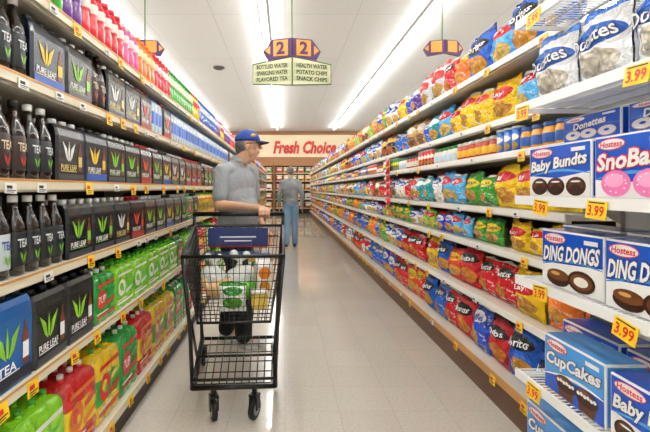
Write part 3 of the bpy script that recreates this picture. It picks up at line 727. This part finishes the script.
O('basket_rim',b.build('basket_rim'),parent=cart)
b=MB().tube([(-.325,.86,1.07),(.325,.86,1.07)],.017,blk,10).tube([(-.13,.86,1.07),(.13,.86,1.07)],.0185,mat('handle_grip','#26282c',.5),10)
O('handle',b.build('handle'),parent=cart)
b=MB(); grid(b,(-.20,.06,.205),(.20,.06,.205),(.24,.80,.205),(-.24,.80,.205),10,5,.0035,blk)
b.tube([(-.22,.03,.24),(.22,.03,.24)],.008,blk); b.tube([(-.22,.03,.24),(-.22,.06,.19)],.006,blk); b.tube([(.22,.03,.24),(.22,.06,.19)],.006,blk)
b.tube([(-.235,.45,.205),(.235,.45,.205)],.008,blk)
O('lower_rack',b.build('lower_rack'),parent=cart)
sb=mat('seat_blue','#183070',.4)
b=MB(); grid(b,(-.24,.60,.68),(.24,.60,.68),(.27,.64,1.0),(-.27,.64,1.0),10,5,.0026,wire)
b.rbox(-.20,.20,.625,.64,.86,.99,sb,.006)
b.rect(-.12,.12,.6245,.925,.935,white); b.rect(-.09,.09,.6245,.90,.908,white); b.rect(-.19,.19,.6245,.865,.875,red)
b.rbox(-.22,.22,.645,.78,.80,.815,sb,.005)
O('child_seat',b.build('child_seat'),parent=cart,label='folding child seat with dark blue plastic panel')
wh=MB(); Mw=Matrix.Rotation(pi/2,4,'Y')
wh.lathe([(.046,-.014),(.056,-.010),(.056,.010),(.046,.014)],rub,18,M=Mw); wh.lathe([(.03,-.0155),(.034,-.0150),(.034,.0150),(.03,.0155)],hub,14,M=Mw)
wh=wh.build('wheel')
fk=MB().box(-.024,-.019,-.02,.02,0,.075,blk).box(.019,.024,-.02,.02,0,.075,blk).box(-.024,.024,-.025,.025,.068,.08,blk).tube([(-.026,0,0),(.026,0,0)],.006,hub).build('caster')
for x,y,a in ((-.11,.08,.3),(.11,.08,-.5),(-.25,.82,0),(.25,.82,0)):
    c=O('caster',fk,(x,y,.057),a,cart); O('wheel',wh,parent=c)
def cw_(x,y,z): return Matrix.Translation(CL)@Matrix.Rotation(CR,4,'Z')@Vector((x,y,z))
def blobmesh(name,prims,voxel,mt,smooth=5,it=None):
    b=MB()
    def sph(c,r,n=14,k=9,rot=None):
        V=[];F=[]
        for j in range(k+1):
            ph=-pi/2+pi*j/k
            for i in range(n):
                a=2*pi*i/n; p=Vector((r[0]*math.cos(ph)*math.cos(a),r[1]*math.cos(ph)*math.sin(a),r[2]*math.sin(ph)))
                if rot is not None: p=rot@p
                V.append(p+Vector(c))
        for j in range(k):
            for i in range(n): F.append((j*n+i,j*n+(i+1)%n,(j+1)*n+(i+1)%n,(j+1)*n+i))
        b.add(V,F,mt,True)
    for p in prims:
        if p[0]=='c':
            p0,r0,p1,r1=Vector(p[1]),p[2],Vector(p[3]),p[4]
            sph(p0,(r0,)*3); sph(p1,(r1,)*3)
            t=(p1-p0).normalized(); up=Vector((0,1,0)) if abs(t.y)<.9 else Vector((1,0,0)); u=t.cross(up).normalized(); w=u.cross(t); n=14
            V=[];F=[]
            for q,r in ((p0,r0),(p1,r1)):
                for i in range(n): a=2*pi*i/n; V.append(q+u*r*math.cos(a)+w*r*math.sin(a))
            for i in range(n): F.append((i,(i+1)%n,n+(i+1)%n,n+i))
            F.append(tuple(range(n-1,-1,-1))); F.append(tuple(n+i for i in range(n)))
            b.add(V,F,mt,True)
        else: sph(p[1],p[2],20,14,p[3] if len(p)>3 else None)
    bm=bmesh.new(); me=b.build(name); bm.from_mesh(me)
    bmesh.ops.remove_doubles(bm,verts=bm.verts,dist=1e-6); bmesh.ops.dissolve_degenerate(bm,dist=1e-6,edges=bm.edges); bmesh.ops.recalc_face_normals(bm,faces=bm.faces); bm.to_mesh(me); bm.free()
    ob=bpy.data.objects.new('tmp',me); COL.objects.link(ob)
    r=ob.modifiers.new('r','REMESH'); r.mode='VOXEL'; r.voxel_size=voxel
    s_=ob.modifiers.new('s','SMOOTH'); s_.factor=.5; s_.iterations=smooth
    bpy.context.view_layer.update()
    out=bpy.data.meshes.new_from_object(ob.evaluated_get(bpy.context.evaluated_depsgraph_get()))
    bpy.data.objects.remove(ob)
    out.name=name; out.materials.clear(); out.materials.append(mt)
    out.polygons.foreach_set('use_smooth',[True]*len(out.polygons)); out.polygons.foreach_set('material_index',[0]*len(out.polygons))
    return out
bagw=mat('plastic_bag_white','#f4f8f4',.2,alpha=.9,bump=(30,.02)); lf=mat('produce_green','#5aa02e',.5,bump=(40,.01)); bfilm=mat('bread_film','#dcb482',.2,bump=(25,.015))
g=blobmesh('bread_bag',[('e',(0,0,.055),(.085,.06,.055)),('e',(.04,0,.06),(.06,.055,.055)),('c',(-.07,0,.06),.025,(-.085,0,.08),.012),('c',(-.085,0,.08),.01,(-.09,.02,.105),.022)],.006,bfilm)
O('bread_bag',g,cw_(-.09,.27,.61),.5,None,'tan loaf of bread in a twisted clear bag','bread')
g=blobmesh('plastic_bag',[('e',(0,0,.08),(.09,.08,.08)),('e',(.05,.02,.1),(.06,.07,.07)),('c',(0,0,.14),.03,(.01,0,.2),.012),('c',(.01,0,.2),.01,(-.03,0,.24),.03),('c',(.01,0,.2),.01,(.05,.01,.235),.025)],.006,bagw,2)
O('produce_bag',g,cw_(.01,.45,.60),0,None,'knotted white plastic bag with green produce','produce bag')
g=blobmesh('white_bag',[('e',(0,0,.07),(.08,.07,.07)),('e',(-.03,.02,.1),(.06,.06,.06)),('c',(0,0,.13),.028,(-.01,0,.18),.011),('c',(-.01,0,.18),.01,(-.045,0,.215),.026),('c',(-.01,0,.18),.01,(.03,.01,.21),.022)],.006,bagw,2)
O('grocery_bag',g,cw_(-.14,.50,.605),.4,None,'small white plastic grocery bag tied at the top','grocery bag')
g=blobmesh('cabbage',[('e',(0,0,.05),(.055,.055,.05)),('e',(.02,.02,.06),(.045,.045,.05))],.006,lf)
O('lettuce_head',g,cw_(.06,.28,.60),0,None,'green lettuce head inside the shopping cart','lettuce')
fz=bagmesh(None,pack('frozen_bag','#f2f6f0','#3f9a3a','#3f9a3a','#6ab83a',ell=(.5,.68,.36,.14),pe=(.5,.3,.36,.2),bump=True,nz=.3),white,.15,.16,.028,77)
O('frozen_food_bag',fz,cw_(-.01,.125,.575),.06,None,'white and green frozen vegetable bag in the cart','food bag')
cm=MB().rbox(-.045,.045,-.045,.045,0,.19,pack('carton_juice','#f2efe0','#f0c030','#e07a1a','#f0a020'),.004)
cm.add([(-.045,-.045,.19),(.045,-.045,.19),(.045,0,.225),(-.045,0,.225),(.045,.045,.19),(-.045,.045,.19)],[(0,1,2,3),(3,2,4,5),(1,4,2),(0,3,5)],whm); cm.box(-.045,.045,-.003,.003,.22,.24,whm)
O('drink_carton',cm.build('drink_carton'),cw_(.16,.34,.60),.3,None,'white and orange gable-top drink carton in the cart','carton')
b2=MB().rbox(-.08,.08,-.03,.03,0,.2,pack('cereal_box','#e8e4da','#c8a24a','#d8c49a','#a87a3a'),.003).rect(-.06,.06,-.0315,.14,.17,mat('ink_green','#2a7a3a')).build('food_box')
O('food_box',b2,cw_(.15,.54,.615),.1,None,'cream coloured cardboard food box in the cart','box')
b3=MB().rbox(-.045,.045,-.04,.04,0,.09,mat('tub_yellow','#f0d060',.4),.012).rbox(-.048,.048,-.043,.043,.09,.10,whm,.004).build('food_tub')
O('food_tub',b3,cw_(.138,.18,.575),.15,None,'yellow plastic food tub with white lid in the cart','tub')
# ------------------------------------------------------------ people
skin=mat('skin','#d8a888',.5,bump=(60,.001)); hairg=mat('hair_grey','#77726c',.8,bump=(80,.01)); brow=mat('eyebrow_grey','#6a625a',.8)
def addp(a,b): return (a[0]+b[0],a[1]+b[1],a[2]+b[2])
def person(name,loc,rz,vox,arms,legs,shirtc,pantsc,shoec,label,head=(.08,0,1.61),belly=.04,longsleeve=False,cap=False,hands=None,tw=0,kf=1.0):
    hx_,hy,hz=head
    R=Matrix.Rotation(tw,3,'Z')
    def r3(p): return tuple(R@Vector(p))
    P=[('e',(hx_-.005,0,hz+.02),(.095,.074,.098)),('e',(hx_+.025,0,hz-.045),(.062,.054,.062)),('e',(hx_+.062,0,hz-.088),(.022,.026,.02)),
       ('c',(hx_+.084,0,hz+.016),.009,(hx_+.112,0,hz-.018),.011),('e',(hx_+.097,.010,hz-.022),(.011,.009,.008)),('e',(hx_+.097,-.010,hz-.022),(.011,.009,.008)),('e',(hx_+.077,0,hz+.036),(.018,.05,.011)),
       ('e',(hx_+.085,0,hz-.046),(.009,.024,.006)),('e',(hx_+.083,0,hz-.060),(.010,.022,.007)),('e',(hx_+.06,.036,hz-.022),(.024,.02,.02)),('e',(hx_+.06,-.036,hz-.022),(.024,.02,.02)),
       ('e',(hx_-.005,-.077,hz-.003),(.018,.010,.032)),('e',(hx_-.005,.077,hz-.003),(.018,.010,.032)),
       ('c',(.0,0,1.43),.062,(hx_-.015,0,hz-.06),.054),('c',(hx_+.03,0,hz-.10),.03,(.045,0,1.47),.035)]
    P+=[('e',r3((-.01,0,1.27)),(.11,.165,.18),R),('e',r3((belly*.5,0,1.08)),(.11+belly*.4,.15,.17),R),('e',r3((-.01,0,.94)),(.12,.155,.12),R),('c',r3((0,-.13,1.395)),.052,r3((0,.13,1.395)),.052)]
    for s_,(sh,el,wr) in zip((-1,1),arms):
        P+=[('c',sh,.046,el,.038),('c',el,.040,wr,.027)]
    for (hp,kn,an) in legs:
        P+=[('c',hp,.085,kn,.058),('c',kn,.056,addp(an,(0,0,.0)),.04),('c',an,.038,addp(an,(.1,0,-.045)),.03)]
    for hand in hands:
        P+=hand
    root=O(name,blobmesh('person_body',P,vox,skin,3),loc,rz,None,label,'person')
    sm=mat('cloth_'+shirtc[1:],shirtc,.85,bump=(6,.028,(1,1,.5)))
    Q=[('e',r3((-.01,0,1.28)),(.123*kf,.180*kf,.165),R),('e',r3((-.005,0,1.16)),((.123+belly*.3)*kf,.168*kf,.19),R),('e',r3((belly*.6,0,1.06)),((.125+belly*.4)*kf,.163*kf,.17),R),('e',r3((-.005,0,.97)),(.135*kf,.170*kf,.12),R),('c',r3((0,-.12,1.395)),.066,r3((0,.12,1.395)),.066),('c',(.0,0,1.43),.070,(.008,0,1.466),.061),
       ('c',r3((0,-.05,1.43)),.055,r3((0,.05,1.43)),.055)]
    for s_,(sh,el,wr) in zip((-1,1),arms):
        e=Vector(el); s0=Vector(sh)
        if longsleeve: Q+=[('c',sh,.060,el,.050),('c',el,.050,tuple(e+(Vector(wr)-e)*.93),.040)]
        else: Q+=[('c',sh,.062,tuple(s0+(e-s0)*.76),.058)]
    O('jacket' if longsleeve else 'shirt',blobmesh('shirt',Q,.009,sm,3),parent=root)
    if not longsleeve:
        col=MB()
        ci,co=[],[]
        for k in range(20):
            a=2*pi*k/20; ci.append((.014+.058*math.cos(a),.058*math.sin(a),1.500-.016*math.cos(a))); co.append((.014+.078*math.cos(a),.078*math.sin(a),1.470-.020*math.cos(a)))
        V=ci+co; col.add(V,[(k,(k+1)%20,20+(k+1)%20,20+k)[::-1] for k in range(20) if k not in (0,19)],mat('collar_grey','#9ba0a4',.85),True)
        O('collar',col.build('collar'),parent=root)
    pm=mat('denim_'+pantsc[1:],pantsc,.85,bump=(7,.02))
    Q=[('e',r3((-.01,0,.93)),(.128*kf,.16*kf,.11),R)]
    for (hp,kn,an) in legs:
        Q+=[('c',addp(hp,(0,0,-.02)),.096*kf,kn,.080*kf),('c',kn,.079*kf,addp(an,(0,0,.015)),.068)]
    O('trousers',blobmesh('trousers',Q,.01,pm,4),parent=root)
    for (hp,kn,an) in legs:
        sh=blobmesh('shoe',[('e',(-.015,0,.05),(.045,.038,.045)),('e',(.06,0,.035),(.075,.042,.034)),('e',(.12,0,.03),(.05,.042,.028)),('c',(-.02,0,.06),.04,(-.01,0,.085),.038)],.006,mat('shoe_'+shoec[1:],shoec,.6),3)
        so=O('shoe',sh,(an[0],an[1],an[2]-.082),parent=root)
        ms=MB(); V=[(.045*math.cos(a)*(3.0 if math.cos(a)>0 else 1.3)+.03,.046*math.sin(a)) for a in [2*pi*k/20 for k in range(20)]]
        V3=[(p[0],p[1],0) for p in V]+[(p[0],p[1],.022) for p in V]
        ms.add(V3,[tuple(range(19,-1,-1)),tuple(range(20,40))]+[(i,(i+1)%20,(i+1)%20+20,i+20) for i in range(20)],mat('shoe_sole','#e0e0dc',.6)); O('sole',ms.build('sole'),parent=so)
    if cap: hp=[('e',(hx_-.035,0,hz+.0),(.073,.079,.062)),('e',(hx_-.068,0,hz-.03),(.034,.06,.045))]
    else: hp=[('e',(hx_-.015,0,hz+.045),(.098,.080,.086)),('e',(hx_-.045,0,hz+.015),(.068,.076,.065)),('e',(hx_-.062,0,hz-.025),(.038,.056,.03))]
    O('hair',blobmesh('hair',hp,.006,hairg,3),parent=root,label='short grey hair')
    ey=MB()
    for s_ in (-1,1):
        ey.lathe([(.001,-.011),(.008,-.007),(.011,0),(.008,.007),(.001,.011)],white,10,M=Matrix.Translation((hx_+.077,s_*.031,hz+.012)))
        ey.lathe([(.001,-.005),(.005,-.002),(.005,.002),(.001,.005)],ink,8,M=Matrix.Translation((hx_+.086,s_*.031,hz+.012)))
        ey.tube([(hx_+.092,s_*.014,hz+.030),(hx_+.090,s_*.032,hz+.036),(hx_+.076,s_*.05,hz+.030)],.004,brow,6)
    O('eyes',ey.build('eyes'),parent=root)
    ml=MB().lathe([(.002,-.006),(.008,-.003),(.008,.003),(.002,.006)],mat('lips','#b06a58',.5),10,M=Matrix.Translation((hx_+.088,0,hz-.053))@Matrix.Diagonal((1,2.6,.5,1))); O('mouth',ml.build('mouth'),parent=root)
    if cap:
        cm_=mat('cap_blue','#164096',.7,bump=(40,.003)); c=MB()
        M=Matrix.Translation((hx_-.004,0,hz+.035))@Matrix.Diagonal((.97,.80,.86,1))
        c.lathe([(.108*math.cos(a),.108*math.sin(a)) for a in [pi/2*k/8 for k in range(8)]]+[(.006,.1085),(.006,.113)],cm_,24,M=M)
        r=O('cap',c.build('cap'),parent=root,label='blue baseball cap with yellow emblem')
        bb=MB(); V=[];F=[]
        for zz in (0,.006):
            for k in range(13):
                a=-pi/2*.9+pi*.9*k/12
                for rr in (.0,1.):
                    V.append((hx_+.06+.035*math.cos(a)+rr*.078*math.cos(a)**.7 if math.cos(a)>0 else hx_+.06,.080*math.sin(a),hz+.035+zz-rr*.012-.012*math.sin(a)**2))
        for k in range(12):
            F.append((2*k,2*k+1,2*k+3,2*k+2)); F.append((26+2*k+2,26+2*k+3,26+2*k+1,26+2*k)); F.append((2*k+1,27+2*k,29+2*k,2*k+3))
        bb.add(V,F,mat('cap_navy','#0e1b40',.7),True); O('brim',bb.build('brim'),parent=r)
        lg=MB()
        lg.lathe([(.001,-.02),(.018,-.012),(.022,0),(.018,.012),(.001,.02)],mat('cap_yellow','#f2c31e',.6),10,M=Matrix.Translation((hx_+.05,-.061,hz+.076))@Matrix.Rotation(.6,4,'Z')@Matrix.Diagonal((1.2,.4,.7,1))); O('emblem',lg.build('emblem'),parent=r)
        gl=MB()
        for s_ in (-1,1):
            gl.tube([(hx_+.102,s_*.033+.022*math.cos(a),hz+.008+.017*math.sin(a)) for a in [2*pi*k/12 for k in range(12)]],.0026,ink,5,closed=True)
            gl.tube([(hx_+.102,s_*.055,hz+.014),(hx_+.07,s_*.078,hz+.014),(hx_-.005,s_*.086,hz+.012)],.0034,ink,5)
        gl.tube([(hx_+.102,-.013,hz+.014),(hx_+.107,0,hz+.018),(hx_+.102,.013,hz+.014)],.0018,ink,5)
        O('glasses',gl.build('glasses'),parent=root,label='thin dark framed glasses')
    return root
def relaxed(wr,dr=(0.25,0,-1),side=1):
    w=Vector(wr); d=Vector(dr).normalized(); f=Vector((1,0,0)); f=(f-d*f.dot(d)).normalized(); n=d.cross(f)*side
    out=[('c',tuple(w),.026,tuple(w+d*.03),.024),('c',tuple(w+d*.03-f*.02),.019,tuple(w+d*.085-f*.028),.015),('c',tuple(w+d*.03+f*.0),.02,tuple(w+d*.09),.015),('c',tuple(w+d*.03+f*.02),.019,tuple(w+d*.088+f*.028),.015)]
    for k,(o,l) in enumerate(((-.033,.058),(-.011,.072),(.011,.078),(.033,.068))):
        k0=w+d*.09+f*o; k1=k0+d*l*.5+n*.006; k2=k1+d*l*.42+n*.018
        out+=[('c',tuple(k0),.010,tuple(k1),.009),('c',tuple(k1),.009,tuple(k2),.0078)]
    t0=w+d*.035+f*.028; t1=t0+d*.035+f*.025+n*.008; t2=t1+d*.032+f*.004+n*.008
    out+=[('c',tuple(t0),.013,tuple(t1),.011),('c',tuple(t1),.011,tuple(t2),.009)]
    return out
ML=(-.385,3.50,0)
hb=cw_(.18,.86,1.07)-Vector(ML)
bx,by,bz=hb
grip=[('c',(bx-.045,by+.05,bz+.035),.026,(bx-.01,by+.03,bz+.034),.022)]
for k in range(4):
    x=bx-.033+k*.023; L_=(.9,1,1.03,.9)[k]
    grip+=[('c',(bx-.02+k*.006,by+.045,bz+.034),.017,(x,by+.014,bz+.032),.013),('c',(x,by+.014,bz+.032),.0105,(x,by-.020*L_,bz+.024),.0095),('c',(x,by-.020*L_,bz+.024),.0095,(x,by-.031*L_,bz-.003),.009),('c',(x,by-.031*L_,bz-.003),.009,(x,by-.016,bz-.026*L_),.008)]
grip+=[('c',(bx-.045,by+.04,bz+.02),.014,(bx-.052,by+.026,bz-.01),.011),('c',(bx-.052,by+.026,bz-.01),.011,(bx-.04,by+.002,bz-.026),.009)]
wrist=(bx-.055,by+.055,bz+.04)
TW_=-.65
sR=(-.105,-.145,1.385); sL=(.105,.145,1.385)
larm=(sL,(.12,.22,1.12),(.20,.16,.92))
person('person',ML,0,.0055,[(sR,(-.115,-.215,1.13),wrist),larm],
  [((-.05,-.075,.90),(.05,-.09,.50),(.06,-.09,.085)),((.04,.075,.90),(-.03,.09,.50),(-.10,.09,.085))],
  '#a3a8ac','#1c1d21','#c8cacd','person in grey polo shirt and blue cap holding a cart handle',head=(.085,0,1.60),belly=.05,cap=True,
  hands=[grip,relaxed(larm[2],(.3,0,-1))],tw=TW_,kf=1.08)
a1=((0,-.18,1.385),(-.03,-.25,1.12),(.06,-.25,.88)); a2=((0,.18,1.385),(-.02,.25,1.12),(.05,.24,.88))
person('person',(.12,9.35,0),pi/2,.010,[a1,a2],
  [((-.01,-.085,.90),(.06,-.09,.50),(.02,-.09,.085)),((-.01,.085,.90),(.0,.09,.50),(-.10,.09,.085))],
  '#8d9296','#7f9fc0','#3a3a3c','person in grey jacket and blue jeans walking away',head=(.05,0,1.61),belly=.02,longsleeve=True,
  hands=[relaxed(a1[2]),relaxed(a2[2],side=-1)])
# ------------------------------------------------------------ world, camera
w=bpy.data.worlds.new('store_world'); S.world=w; w.use_nodes=True
w.node_tree.nodes['Background'].inputs[0].default_value=(1,1,1,1); w.node_tree.nodes['Background'].inputs[1].default_value=.4
cd=bpy.data.cameras.new('camera'); cam=bpy.data.objects.new('camera',cd); COL.objects.link(cam)
cam.location=(0,0,H); cam.rotation_euler=(pi/2,0,0); cd.lens=24; cd.sensor_width=36; cd.shift_x=40/650; cd.shift_y=-27/650; cd.clip_start=.05
S.camera=cam
